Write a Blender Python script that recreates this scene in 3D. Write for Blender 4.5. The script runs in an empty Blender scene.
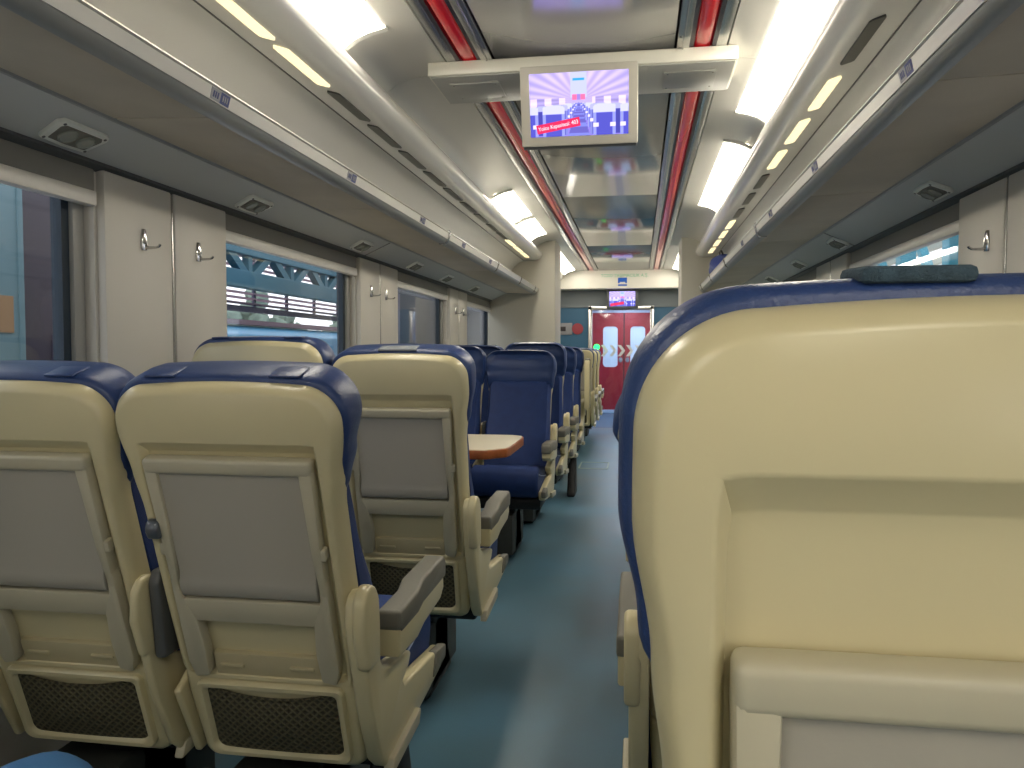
import bpy, bmesh, math, random
from mathutils import Vector, Matrix
random.seed(7)
PI = math.pi
COL = bpy.context.scene.collection
C0 = -0.23            # centre line of the coach
def rad(a): return math.radians(a)

# ------------------------------------------------------------------ materials
def lin(c):
    return tuple((v/255/12.92 if v/255 <= .04045 else ((v/255+.055)/1.055)**2.4) for v in c)
def mat(name, rgb, rough=.5, metal=0., spec=.5, bump=0., bscale=200., vary=0., vscale=3., coat=0., emit=None, estr=0.):
    m = bpy.data.materials.new(name); m.use_nodes = True
    nt = m.node_tree; b = nt.nodes['Principled BSDF']
    c = (*lin(rgb), 1)
    b.inputs['Base Color'].default_value = c
    b.inputs['Roughness'].default_value = rough
    b.inputs['Metallic'].default_value = metal
    b.inputs['Specular IOR Level'].default_value = spec
    b.inputs['Coat Weight'].default_value = coat
    if emit:
        b.inputs['Emission Color'].default_value = (*lin(emit), 1)
        b.inputs['Emission Strength'].default_value = estr
    tc = nt.nodes.new('ShaderNodeTexCoord')
    if vary:
        n = nt.nodes.new('ShaderNodeTexNoise'); n.inputs['Scale'].default_value = vscale
        n.inputs['Detail'].default_value = 5
        nt.links.new(tc.outputs['Object'], n.inputs['Vector'])
        r = nt.nodes.new('ShaderNodeValToRGB')
        r.color_ramp.elements[0].position = .3; r.color_ramp.elements[1].position = .7
        r.color_ramp.elements[0].color = tuple(v*(1-vary) for v in c[:3])+(1,)
        r.color_ramp.elements[1].color = tuple(min(1, v*(1+vary)) for v in c[:3])+(1,)
        nt.links.new(n.outputs['Fac'], r.inputs['Fac']); nt.links.new(r.outputs['Color'], b.inputs['Base Color'])
    if bump:
        n = nt.nodes.new('ShaderNodeTexNoise'); n.inputs['Scale'].default_value = bscale
        n.inputs['Detail'].default_value = 3
        nt.links.new(tc.outputs['Object'], n.inputs['Vector'])
        bp = nt.nodes.new('ShaderNodeBump'); bp.inputs['Strength'].default_value = bump
        bp.inputs['Distance'].default_value = .002
        nt.links.new(n.outputs['Fac'], bp.inputs['Height']); nt.links.new(bp.outputs['Normal'], b.inputs['Normal'])
    return m
M = {}
M['beige'] = mat('beige_plastic', (203, 193, 154), .30, bump=.05, bscale=60, vary=.03, vscale=5)
M['beige_tray'] = mat('tray_frame_plastic', (184, 178, 154), .38, vary=.03, vscale=6)
M['tray_grey'] = mat('tray_grey_plastic', (160, 156, 144), .45, bump=.05, bscale=300)
M['crack'] = mat('crack_line', (120, 108, 78), .7)
M['recess'] = mat('beige_matt', (182, 172, 138), .5)
M['pad_grey'] = mat('grey_rubber', (116, 114, 104), .5, bump=.2, bscale=400)
M['dark_grey'] = mat('dark_grey_plastic', (84, 86, 86), .45)
M['latch'] = mat('latch_grey', (96, 102, 108), .3, metal=.4)
M['blue_leather'] = mat('blue_leather', (40, 62, 110), .36, bump=.35, bscale=260, vary=.10, vscale=7)
M['blue_fabric'] = mat('blue_fabric', (22, 50, 106), .62, bump=.5, bscale=500, vary=.10, vscale=20)
M['piping'] = mat('pale_piping', (150, 165, 195), .6)
M['velcro'] = mat('teal_velcro', (58, 78, 90), .9, bump=1., bscale=700, vary=.25, vscale=120)
M['grey_velcro'] = mat('grey_velcro', (140, 146, 152), .85, bump=.6, bscale=600)
M['black'] = mat('black_metal', (22, 23, 24), .5)
M['black_gap'] = mat('shadow_gap', (28, 29, 29), .7)
M['pedestal'] = mat('pedestal_grey', (58, 60, 56), .55)
M['wall'] = mat('wall_laminate', (206, 202, 192), .42, vary=.02, vscale=2)
M['wall_low'] = mat('lower_wall_panel', (120, 120, 116), .6)
M['panel_grey'] = mat('reading_panel_grey', (198, 201, 197), .5, bump=.05, bscale=300)
M['rack_under'] = mat('rack_underside_vinyl', (192, 182, 162), .6, bump=.3, bscale=90, vary=.07, vscale=4)
M['rack_lip'] = mat('rack_grey_edge', (150, 153, 152), .35, metal=.2)
M['lip_strip'] = mat('rack_strip', (226, 225, 218), .35)
M['bright_trim'] = mat('bright_trim', (225, 223, 214), .3)
M['cove'] = mat('cove_white', (228, 227, 222), .22, coat=.3)
M['upper'] = mat('upper_wall_white', (212, 212, 209), .45)
M['alu'] = mat('brushed_aluminium', (190, 190, 188), .25, metal=.9)
M['ceil_side'] = mat('ceiling_side_gloss', (214, 212, 206), .30, metal=.25)
M['ceil_mid'] = mat('ceiling_middle_gloss', (168, 168, 166), .13, metal=.45)
M['white_paint'] = mat('white_paint', (222, 220, 208), .35)
M['bar_under'] = mat('bar_underside', (176, 176, 172), .35)
M['chrome'] = mat('chrome', (200, 200, 198), .12, metal=1.)
M['frame_grey'] = mat('window_frame_grey', (146, 146, 142), .4)
M['gasket'] = mat('window_gasket', (22, 40, 54), .4)
M['cassette'] = mat('blind_cassette', (142, 140, 132), .5)
M['blind_bar'] = mat('blind_bar', (222, 219, 212), .35)
M['table_top'] = mat('table_cream', (222, 212, 186), .35)
M['wood'] = mat('table_wood_edge', (150, 84, 44), .4, vary=.25, vscale=30)
M['partition'] = mat('partition_cream', (200, 196, 182), .45)
M['bulk_blue'] = mat('bulkhead_blue', (46, 92, 122), .5)
M['bulk_grey'] = mat('bulkhead_grey', (98, 106, 110), .45)
M['beam'] = mat('beam_cream', (236, 232, 220), .4)
M['door_red'] = mat('door_red', (158, 34, 42), .35)
M['door_dark'] = mat('door_dark_seam', (60, 20, 24), .5)
M['vest'] = mat('vestibule_wall', (190, 205, 222), .4)
M['chev'] = mat('chevron_white', (210, 216, 218), .5)
M['sign_grey'] = mat('sign_grey', (128, 128, 132), .5)
M['sign_dark'] = mat('sign_dark', (40, 32, 36), .5)
M['sign_red'] = mat('sign_red', (140, 50, 60), .5)
M['logo_blue'] = mat('logo_blue', (20, 96, 205), .5)
M['sticker_blue'] = mat('sticker_blue', (70, 80, 132), .5)
M['sticker_grey'] = mat('sticker_grey', (160, 162, 168), .5)
M['pale_green'] = mat('pale_green_letters', (140, 204, 164), .5)
M['white_ink'] = mat('white_ink', (235, 235, 235), .5)
M['teal_steel'] = mat('teal_steel', (44, 104, 124), .55, vary=.06, vscale=1)
M['teal_pale'] = mat('teal_pale_column', (100, 130, 140), .5)
M['teal_train'] = mat('teal_roof', (36, 138, 182), .4)
M['pink_line'] = mat('pale_pink_edge', (140, 108, 118), .6)
M['louvre'] = mat('louvre_slat', (212, 186, 198), .6)
M['dark_wall'] = mat('brown_wall', (64, 56, 66), .6, vary=.1, vscale=.6)
M['blue_dark_wall'] = mat('slate_wall', (42, 46, 60), .6, vary=.1, vscale=.8)
M['pale_patch'] = mat('pale_patch_tone', (100, 92, 108), .6)  # tone of the painted window reflections, also used on the kiosk door
M['warn'] = mat('warning_yellow', (150, 118, 84), .6)
M['leaf'] = mat('hazy_tree_green', (112, 128, 116), .8, vary=.3, vscale=3)  # distance haze mixed into the leaf colour
M['bark'] = mat('tree_bark', (84, 74, 64), .9)
M['concrete'] = mat('platform_concrete', (205, 200, 196), .8, vary=.08, vscale=1.5)
M['pink_wall'] = mat('pink_wall', (132, 116, 112), .6)
M['cyan_steel'] = mat('cyan_steel', (44, 146, 170), .5)
M['white_slat'] = mat('white_slat', (205, 200, 184), .5)
M['hill'] = mat('hill_blue', (100, 100, 120), .9)
M['cloth_blue'] = mat('mid_blue_cloth', (74, 130, 184), .8, bump=.4, bscale=350)
M['blue_bag'] = mat('blue_bag', (40, 62, 140), .6, bump=.4, bscale=80)
M['lamp'] = mat('fluorescent_glare_diffuser', (255, 250, 235), .5, emit=(255, 247, 230), estr=7.0)
M['lamp_cap'] = mat('lamp_holder', (225, 225, 220), .4)
M['slot_lit'] = mat('slot_lens_lit', (230, 215, 170), .4, emit=(250, 232, 178), estr=.52)
M['slot_off'] = mat('slot_lens_unlit', (84, 84, 78), .4)
M['red_light'] = mat('red_light_cover', (190, 26, 36), .16, metal=.0, coat=.5, emit=(200, 20, 32), estr=.085)
M['groove'] = mat('channel_dark', (52, 52, 64), .3, metal=.4)
M['green_led'] = mat('green_led', (40, 255, 110), .4, emit=(30, 255, 100), estr=1.2)
M['reading_lens'] = mat('reading_lens', (150, 154, 142), .15)
M['reading_case'] = mat('reading_case', (240, 242, 232), .35)
M['floor_line'] = mat('floor_line', (170, 184, 172), .6)
M['banner'] = mat('screen_red', (10, 5, 5), .3, emit=(222, 40, 92), estr=.52)
M['caption'] = mat('screen_white', (10, 10, 10), .3, emit=(255, 235, 245), estr=.58)
M['bezel'] = mat('screen_bezel', (196, 192, 180), .4)
M['lightpanel'] = mat('vestibule_light', (240, 240, 235), .4, emit=(235, 242, 255), estr=7.)

def floor_mat():
    m = mat('floor_vinyl', (70, 120, 146), .36)
    nt = m.node_tree; b = nt.nodes['Principled BSDF']; tc = nt.nodes.new('ShaderNodeTexCoord')
    n = nt.nodes.new('ShaderNodeTexNoise'); n.inputs['Scale'].default_value = 1.6; n.inputs['Detail'].default_value = 6
    n2 = nt.nodes.new('ShaderNodeTexNoise'); n2.inputs['Scale'].default_value = 260; n2.inputs['Detail'].default_value = 2
    r = nt.nodes.new('ShaderNodeValToRGB'); e = r.color_ramp.elements
    e[0].position = .3; e[0].color = (*lin((84, 112, 122)), 1); e[1].position = .72; e[1].color = (*lin((90, 134, 158)), 1)
    mx = nt.nodes.new('ShaderNodeMix'); mx.data_type = 'RGBA'; mx.blend_type = 'MULTIPLY'; mx.inputs[0].default_value = .25
    nt.links.new(tc.outputs['Object'], n.inputs['Vector']); nt.links.new(tc.outputs['Object'], n2.inputs['Vector'])
    nt.links.new(n.outputs['Fac'], r.inputs['Fac']); nt.links.new(r.outputs['Color'], mx.inputs[6]); nt.links.new(n2.outputs['Color'], mx.inputs[7])
    nt.links.new(mx.outputs[2], b.inputs['Base Color'])
    mr = nt.nodes.new('ShaderNodeMapRange'); mr.inputs['To Min'].default_value = .28; mr.inputs['To Max'].default_value = .5
    nt.links.new(n.outputs['Fac'], mr.inputs['Value']); nt.links.new(mr.outputs['Result'], b.inputs['Roughness'])
    return m
M['floor'] = floor_mat()

def net_mat():
    m = mat('elastic_net', (70, 68, 50), .8)
    nt = m.node_tree; b = nt.nodes['Principled BSDF']; tc = nt.nodes.new('ShaderNodeTexCoord')
    ws = []
    for a in (48, -48):
        mp = nt.nodes.new('ShaderNodeMapping'); mp.inputs['Rotation'].default_value = (0, rad(a), 0)
        w = nt.nodes.new('ShaderNodeTexWave'); w.inputs['Scale'].default_value = 26; w.inputs['Distortion'].default_value = .6
        w.bands_direction = 'X'
        nt.links.new(tc.outputs['Object'], mp.inputs['Vector']); nt.links.new(mp.outputs['Vector'], w.inputs['Vector']); ws.append(w)
    mx = nt.nodes.new('ShaderNodeMath'); mx.operation = 'MAXIMUM'
    nt.links.new(ws[0].outputs['Fac'], mx.inputs[0]); nt.links.new(ws[1].outputs['Fac'], mx.inputs[1])
    r = nt.nodes.new('ShaderNodeValToRGB'); e = r.color_ramp.elements
    e[0].position = .55; e[0].color = (*lin((58, 54, 38)), 1); e[1].position = .95; e[1].color = (*lin((92, 87, 64)), 1)
    nt.links.new(mx.outputs[0], r.inputs['Fac']); nt.links.new(r.outputs['Color'], b.inputs['Base Color'])
    bp = nt.nodes.new('ShaderNodeBump'); bp.inputs['Strength'].default_value = .8; bp.inputs['Distance'].default_value = .004
    nt.links.new(mx.outputs[0], bp.inputs['Height']); nt.links.new(bp.outputs['Normal'], b.inputs['Normal'])
    return m
M['net'] = net_mat()

def glass_mat():
    m = bpy.data.materials.new('window_glass'); m.use_nodes = True; nt = m.node_tree; nt.nodes.clear()
    o = nt.nodes.new('ShaderNodeOutputMaterial'); t = nt.nodes.new('ShaderNodeBsdfTransparent'); g = nt.nodes.new('ShaderNodeBsdfGlossy')
    t.inputs['Color'].default_value = (.86, .90, .94, 1); g.inputs['Roughness'].default_value = .03
    lw = nt.nodes.new('ShaderNodeLayerWeight'); lw.inputs[0].default_value = .5
    pw = nt.nodes.new('ShaderNodeMath'); pw.operation = 'POWER'; pw.inputs[1].default_value = 5
    f = nt.nodes.new('ShaderNodeMath'); f.operation = 'MULTIPLY_ADD'; f.inputs[1].default_value = .92; f.inputs[2].default_value = .04
    nt.links.new(lw.outputs['Facing'], pw.inputs[0]); nt.links.new(pw.outputs[0], f.inputs[0])
    mx = nt.nodes.new('ShaderNodeMixShader')
    nt.links.new(f.outputs[0], mx.inputs[0]); nt.links.new(t.outputs[0], mx.inputs[1]); nt.links.new(g.outputs[0], mx.inputs[2])
    nt.links.new(mx.outputs[0], o.inputs[0]); return m
M['glass'] = glass_mat()

def screen_mat():
    m = bpy.data.materials.new('screen_picture'); m.use_nodes = True; nt = m.node_tree; nt.nodes.clear()
    o = nt.nodes.new('ShaderNodeOutputMaterial'); e = nt.nodes.new('ShaderNodeEmission'); a = nt.nodes.new('ShaderNodeAttribute')
    a.attribute_name = 'picture'; e.inputs['Strength'].default_value = .64
    nt.links.new(a.outputs['Color'], e.inputs['Color']); nt.links.new(e.outputs[0], o.inputs[0]); return m
M['screen'] = screen_mat()

# ------------------------------------------------------------------ mesh builder
class MB:
    def __init__(s): s.bm = bmesh.new()
    def _merge(s, t, mtx=None):
        if mtx is not None: bmesh.ops.transform(t, matrix=mtx, verts=t.verts)
        me = bpy.data.meshes.new('tmp'); t.to_mesh(me); t.free(); s.bm.from_mesh(me); bpy.data.meshes.remove(me)
    def _bevel(s, t, w, seg, ang=25):
        bmesh.ops.recalc_face_normals(t, faces=t.faces)
        t.normal_update()
        ed = [e for e in t.edges if len(e.link_faces) == 2 and e.calc_face_angle(0) > rad(ang)]
        if w > 0 and ed:
            bmesh.ops.bevel(t, geom=ed, offset=w, offset_type='OFFSET', segments=seg, profile=.5, affect='EDGES', clamp_overlap=True)
    def box(s, lo, hi, bev=0., seg=2, mtx=None):
        t = bmesh.new(); bmesh.ops.create_cube(t, size=1)
        for v in t.verts: v.co = Vector([lo[i]+(hi[i]-lo[i])*(v.co[i]+.5) for i in range(3)])
        s._bevel(t, bev, seg); s._merge(t, mtx); return s
    def prism(s, pts, a, b, axis='x', bev=0., seg=2, mtx=None, ang=25):
        """pts 2D polygon; axis x: (y,z), axis y: (x,z), axis z: (x,y)"""
        t = bmesh.new()
        def mk(p, d): return {'x': (d, p[0], p[1]), 'y': (p[0], d, p[1]), 'z': (p[0], p[1], d)}[axis]
        A = [t.verts.new(mk(p, a)) for p in pts]; B = [t.verts.new(mk(p, b)) for p in pts]; n = len(pts)
        t.faces.new(A); t.faces.new(B[::-1])
        for i in range(n): t.faces.new((A[i], B[i], B[(i+1) % n], A[(i+1) % n]))
        s._bevel(t, bev, seg, ang); s._merge(t, mtx); return s
    def rings(s, rings, cap0=True, cap1=True, mtx=None):
        t = bmesh.new(); R = [[t.verts.new(p) for p in r] for r in rings]; n = len(R[0])
        for a, b in zip(R, R[1:]):
            for i in range(n): t.faces.new((a[i], a[(i+1) % n], b[(i+1) % n], b[i]))
        if cap0: t.faces.new(R[0][::-1])
        if cap1: t.faces.new(R[-1])
        bmesh.ops.recalc_face_normals(t, faces=t.faces); s._merge(t, mtx); return s
    def grid(s, fn, nu, nv, mtx=None):
        t = bmesh.new(); V = [[t.verts.new(fn(i/nu, j/nv)) for i in range(nu+1)] for j in range(nv+1)]
        for j in range(nv):
            for i in range(nu): t.faces.new((V[j][i], V[j][i+1], V[j+1][i+1], V[j+1][i]))
        s._merge(t, mtx); return s
    def tube(s, pts, r, n=8, mtx=None):
        pts = [Vector(p) for p in pts]; rs = []
        for i, p in enumerate(pts):
            d = (pts[min(i+1, len(pts)-1)]-pts[max(i-1, 0)]).normalized()
            u = d.cross(Vector((0, 0, 1)) if abs(d.z) < .9 else Vector((1, 0, 0))).normalized(); v = d.cross(u)
            rr = r[i] if isinstance(r, (list, tuple)) else r
            rs.append([p+u*rr*math.cos(2*PI*k/n)+v*rr*math.sin(2*PI*k/n) for k in range(n)])
        return s.rings(rs, mtx=mtx)
    def build(s, name, m, parent=None, smooth=35, mtx=None):
        if mtx is not None:
            bmesh.ops.transform(s.bm, matrix=mtx, verts=s.bm.verts)
            if mtx.determinant() < 0: bmesh.ops.reverse_faces(s.bm, faces=s.bm.faces)
        me = bpy.data.meshes.new(name); s.bm.to_mesh(me); s.bm.free()
        me.materials.append(m)
        if smooth:
            me.polygons.foreach_set('use_smooth', [True]*len(me.polygons))
            me.set_sharp_from_angle(angle=rad(smooth))
        me.update()
        o = bpy.data.objects.new(name, me); COL.objects.link(o)
        if parent: o.parent = parent
        return o
def thing(name, label, cat, loc=(0, 0, 0), rz=0, group=None):
    o = bpy.data.objects.new(name, None); COL.objects.link(o); o.empty_display_size = .1
    o.location = loc; o.rotation_euler = (0, 0, rz); return tag(o, label, cat, group)
def tag(o, label, cat, group=None, kind=None):
    if label: o['label'] = label
    if cat: o['category'] = cat
    if group: o['group'] = group
    if kind: o['kind'] = kind
    return o
def struct(o): o['kind'] = 'structure'; return o
def copy_tree(o, parent=None):
    c = o.copy(); COL.objects.link(c)
    if parent: c.parent = parent
    for ch in [x for x in bpy.data.objects if x.parent == o]: copy_tree(ch, c)
    return c
def text_obj(name, body, size, m, parent, mtx, extr=.0006, align='CENTER'):
    cu = bpy.data.curves.new(name, 'FONT'); cu.body = body; cu.size = size; cu.extrude = extr
    cu.align_x = align; cu.align_y = 'CENTER'; cu.resolution_u = 2
    tmp = bpy.data.objects.new('tmp', cu); COL.objects.link(tmp)
    bpy.context.view_layer.update()
    me = bpy.data.meshes.new_from_object(tmp.evaluated_get(bpy.context.evaluated_depsgraph_get()))
    bpy.data.objects.remove(tmp); bpy.data.curves.remove(cu)
    me.transform(mtx); me.materials.clear(); me.materials.append(m); me.name = name
    o = bpy.data.objects.new(name, me); COL.objects.link(o)
    if parent: o.parent = parent
    return o
def lerp_tab(tab, v):
    if v <= tab[0][0]: return tab[0][1]
    for (a, x), (b, y) in zip(tab, tab[1:]):
        if v <= b:
            t = (v-a)/(b-a); t = t*t*(3-2*t); return x+(y-x)*t
    return tab[-1][1]
def outline(l0, l1, W, rt, rb, crown=.006, n=44):
    """closed outline (x,l), right side going up, then left going down"""
    R = []
    for i in range(9):                                   # bottom corner
        a = -PI/2+PI/2*i/8; w = W(l0+rb)
        R.append((w-rb+rb*math.cos(a), l0+rb+rb*math.sin(a)))
    for i in range(1, n):
        l = l0+rb+(l1-rt-l0-rb)*i/n; R.append((W(l), l))
    w = W(l1-rt)
    for i in range(21):
        a = PI/2*i/20; R.append((w-rt+rt*math.cos(a), l1-rt+rt*math.sin(a)))
    out = list(R); xs = R[-1][0]
    for i in range(1, 28): x = xs*(1-2*i/28); out.append((x, l1+crown*(1-(x/xs)**2)))
    out += [(-x, l) for x, l in reversed(R)]
    xs = R[0][0]
    for i in range(1, 10): out.append((-xs*(1-2*i/10), l0))
    return out
def inset(ol, d):
    w = max(abs(p[0]) for p in ol); l0 = min(p[1] for p in ol); l1 = max(p[1] for p in ol); c = (l0+l1)/2; h = (l1-l0)/2
    return [(x*(w-d)/w, c+(l-c)*(h-d)/h) for x, l in ol]
def supere(ol, hx, l0, l1, n=34):
    """points of a rounded rectangle in the same directions as the outline's points"""
    c = (l0+l1)/2; hl = (l1-l0)/2; res = []
    w = max(abs(p[0]) for p in ol); a0 = min(p[1] for p in ol); a1 = max(p[1] for p in ol); oc = (a0+a1)/2; oh = (a1-a0)/2
    for x, l in ol:
        dx, dl = x/w, (l-oc)/oh
        k = (abs(dx)**n+abs(dl)**n)**(-1/n) if (dx or dl) else 1
        res.append((dx*k*hx, c+dl*k*hl))
    for sx in (-1, 1):                                    # keep the corners tight
        for sl in (-1, 1):
            q = (sx*(hx-.002), c+sl*(hl-.002))
            i = min(range(len(res)), key=lambda j: (res[j][0]-q[0])**2+(res[j][1]-q[1])**2); res[i] = q
    return res

# ------------------------------------------------------------------ the seat
PIV = .31
def make_seat(theta=8., mirror=False, recess_top=.758, tray_top=.717, arm_up=False, velcro='blue', drop=0., inner=False, top=.905, foot=False, wing=0., crack=False):
    """seat facing +y, base of the shell at the root; aisle armrest on +x (or -x when mirrored)"""
    root = thing('train_seat', 'seat', 'seat')
    S = Matrix.Scale(-1, 4, (1, 0, 0)) if mirror else Matrix.Identity(4)
    BK = S @ Matrix.Translation((0, 0, PIV-drop)) @ Matrix.Rotation(rad(theta), 4, 'X')
    P3 = lambda ol, y: [(x, y(x, l) if callable(y) else y, l) for x, l in ol]
    # beige shell with a recess
    Ws = lambda l: lerp_tab([(.18, .193), (.42, .197), (.60, .198), (.68, .206), (.77, .218+wing), (.9, .216+wing)], l)
    o = outline(.205, top-.013, Ws, .070, .03)
    rc0 = supere(o, .1735, .216, recess_top+.0025); rc = supere(o, .171, .219, recess_top)
    rc2 = supere(o, .165, .226, recess_top-.020); rc3 = supere(o, .162, .229, recess_top-.023)
    b = MB()
    b.rings([P3(inset(o, .012), .022), P3(o, .020), P3(o, .004), P3(inset(o, .002), -.010), P3(inset(o, .006), -.019), P3(inset(o, .011), -.026),
             P3(inset(o, .016), -.0295), P3([(x*1.012, l+(l-.5)*.006) for x, l in rc0], -.0302), P3(rc0, -.0302), P3(rc, -.0285), P3(rc2, -.0125), P3(rc3, -.0115), P3(supere(o, .13, .25, recess_top-.045), -.0115), P3(supere(o, .06, .4, recess_top-.2), -.0115)])
    b.build('back_shell', M['beige'], root, 40, BK)
    # headrest, dark blue leather that wraps the rim of the shell
    Wh = lambda l: lerp_tab([(.64, .204), (.70, .214), (.77, .226+wing), (.9, .225+wing)], l)
    o = outline(top-.253, top, Wh, .080, .05, .004)
    lb = top-.253; g = lambda l: lerp_tab([(lb, .34), (lb+.10, .80), (lb+.17, 1.)], l)
    yk = lambda k: (lambda x, l: k*g(l))
    yf = lambda k: (lambda x, l: (k+.05*(abs(x)/.24)**3)*g(l))
    b = MB()
    b.rings([P3(inset(o, .03), .002), P3(inset(o, .010), .000), P3(inset(o, .003), .006), P3(o, .018), P3(o, yk(.065)), P3(inset(o, .003), yk(.090)),
             P3(inset(o, .012), yk(.108)), P3(inset(o, .026), yf(.068)), P3(inset(o, .05), yf(.076)), P3(inset(o, .08), yf(.078)), P3(inset(o, .11), yf(.076))])
    hr = b.build('headrest', M['blue_leather'], root, 60, BK)
    for x0, x1, dz in {'blue': ((.09, .15, -.004), (-.15, -.09, -.004)), 'grey': ((-.06, .06, -.002),), 'teal': ((.036, .096, .001),)}[velcro]:
        b = MB(); b.box((x0, .0, top-.001), (x1, .05, top+.0075+dz), .004, 2)
        b.build('velcro_strip', {'blue': M['blue_leather'], 'grey': M['grey_velcro'], 'teal': M['velcro']}[velcro], hr, 40, BK)
    # backrest cushion
    Wb = lambda l: lerp_tab([(.04, .194), (.2, .200), (.38, .200), (.54, .196), (.72, .198)], l)
    o = outline(.06, .70, Wb, .03, .04, 0)
    gs = lambda l: lerp_tab([(.06, .95), (.30, 1.15), (.52, .72), (.7, .50)], l)
    ys = lambda k: (lambda x, l: k*gs(l))
    yb = lambda k: (lambda x, l: (k+.03*(abs(x)/.21)**2)*(.5+.5*gs(l))+.018*math.exp(-((l-.3)/.12)**2))
    b = MB()
    b.rings([P3(inset(o, .02), .022), P3(o, .026), P3(o, ys(.068)), P3(inset(o, .006), ys(.094)), P3(inset(o, .018), yb(.072)), P3(inset(o, .05), yb(.068)), P3(inset(o, .10), yb(.066)), P3(inset(o, .16), yb(.066))])
    cu = b.build('backrest', M['blue_fabric'], root, 50, BK)
    # tray table: frame, grey panel, hinge bracket
    tt = tray_top; tb = tt-.295
    b = MB(); hw = .163
    b.box((-hw, -.043, tt-.030), (hw, -.014, tt), .007, 3)
    for s in (-1, 1):
        b.prism([(s*hw, tt-.02), (s*(hw-.026), tt-.02), (s*(hw-.024), tt-.19), (s*(hw-.018), tb+.01), (s*(hw-.004), tb+.01), (s*(hw-.004), tt-.19)], -.042, -.014, 'y', .005, 2)
        b.box((s*(hw-.008)-.012, -.040, tt-.205), (s*(hw-.008)+.012, -.02, tt-.180), .004, 2)
    tr = b.build('tray_table', M['beige_tray'], root, 40, BK)
    b = MB(); b.prism([(-.026, tt-.02), (-.034, tt-.022), (-.034, tb+.05), (-.041, tb+.035), (-.044, tb+.018), (-.041, tb+.003), (-.030, tb-.003), (-.02, tb)], -.140, .140, 'x', .002, 2, ang=50)
    b.build('tray_panel', M['tray_grey'], tr, 50, BK)
    b = MB()
    b.box((-.158, -.040, tb-.058), (.158, -.014, tb-.006), .005, 2)
    for s in (-1, 1):
        b.prism([(s*.160, tb+.045), (s*.144, tb+.045), (s*.142, tb-.0), (s*.122, tb-.05), (s*.116, tb-.12), (s*.120, .228), (s*.150, .222), (s*.160, .26)], -.0415, -.013, 'y', .005, 2)
    b.build('hinge_bracket', M['beige_tray'], root, 40, BK)
    b = MB(); b.prism([(-.034, .545), (-.052, .548), (-.056, .570), (-.045, .585), (-.03, .585)], -.180, -.154, 'x', .006, 2)
    b.build('tray_latch', M['latch'], root, 40, BK)
    # plate with two finger slots below the bracket
    b = MB(); b.box((-.114, -.024, .205), (.114, -.009, .272), .004, 2)
    for s in (-1, 1): b.box((s*.075-.026, -.029, .240), (s*.075+.026, -.021, .249), .003, 2)
    b.build('lower_plate', M['recess'], root, 40, BK)
    # lower shell and the pocket
    o = outline(-.005, .225, lambda l: lerp_tab([(0, .180), (.2, .190)], l), .012, .03, 0)
    b = MB(); b.rings([P3(inset(o, .01), .03), P3(o, .025), P3(o, -.010), P3(inset(o, .004), -.020), P3(inset(o, .014), -.026), P3(inset(o, .03), -.027)])
    b.build('lower_shell', M['beige'], root, 40, BK)
    o = outline(.018, .208, lambda l: .158, .014, .022, 0); i1 = inset(o, .015); i2 = inset(o, .019)
    b = MB(); b.rings([P3(o, -.02), P3(o, -.036), P3(inset(o, .003), -.040), P3(inset(o, .012), -.040), P3(i1, -.037), P3(i2, -.026)], False, False)
    pf = b.build('pocket_frame', M['beige'], root, 40, BK)
    b = MB(); sag = .022
    def net(u, v):
        x = -.140+.28*u; top = .192-sag*(1-(2*u-1)**2); l = .034+(top-.034)*v
        return (x, -.029-.016*math.sin(PI*u)**.6*math.sin(PI*min(1, v*.85+.08)), l)
    b.grid(net, 24, 14)
    b.tube([net(i/20, 1) for i in range(21)], .003, 6)
    b.build('pocket_net', M['net'], pf, 60, BK)
    b = MB(); b.box((-.142, -.0262, .03), (.142, -.0255, .2)); b.build('pocket_back', M['pedestal'], pf, 0, BK)
    # seat cushion
    b = MB()
    b.prism([(.0, .36), (.40, .355), (.45, .385), (.466, .44), (.462, .49), (.44, .522), (.40, .532), (.25, .505), (.03, .485)], -.192, .192, 'x', .022, 4, ang=40)
    sc = b.build('seat_cushion', M['blue_fabric'], root, 50, S)
    for k in (-1, 1):
        b = MB(); b.tube([(k*.1925, y, z) for y, z in ((.05, .43), (.2, .448), (.36, .474), (.44, .492))], .0035, 6)
        b.build('piping', M['piping'], sc, 60, S)
    # side panels
    prof = [(-.180, .66), (-.176, .694), (-.162, .712), (-.14, .718), (-.114, .708), (-.096, .688), (-.089, .655), (-.076, .575), (-.055, .538), (-.01, .52), (.10, .503), (.150, .49),
            (.128, .462), (.088, .446), (.10, .432), (.16, .428), (.27, .416), (.38, .402), (.437, .396), (.444, .375), (.430, .345), (.30, .330), (.16, .318), (-.02, .306), (-.06, .34), (-.12, .47)]
    flat = [p for p in prof if not (p[1] > .535)] + [(-.15, .54), (-.08, .54)]
    b = MB(); b.prism(prof, .193, .212 if inner else .228, 'x', .008, 3, ang=30)
    sp = b.build('side_panel', M['beige'], root, 40, S)
    b = MB(); b.prism([(-.184, .64), (-.180, .700), (-.164, .720), (-.138, .727), (-.112, .716), (-.094, .692), (-.088, .64), (-.086, .56), (-.155, .56)], .193 if inner else .208, .213 if inner else .236, 'x', .010, 4, ang=30)
    b.build('armrest_post', M['beige'], sp, 40, S)
    if inner:
        b = MB(); b.prism([(-.13, .55), (-.15, .71), (-.138, .735), (-.07, .735), (-.055, .71), (-.05, .55)], .2135, .238, 'x', .008, 3); b.build('armrest_hinge', M['dark_grey'], sp, 40, S)
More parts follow.
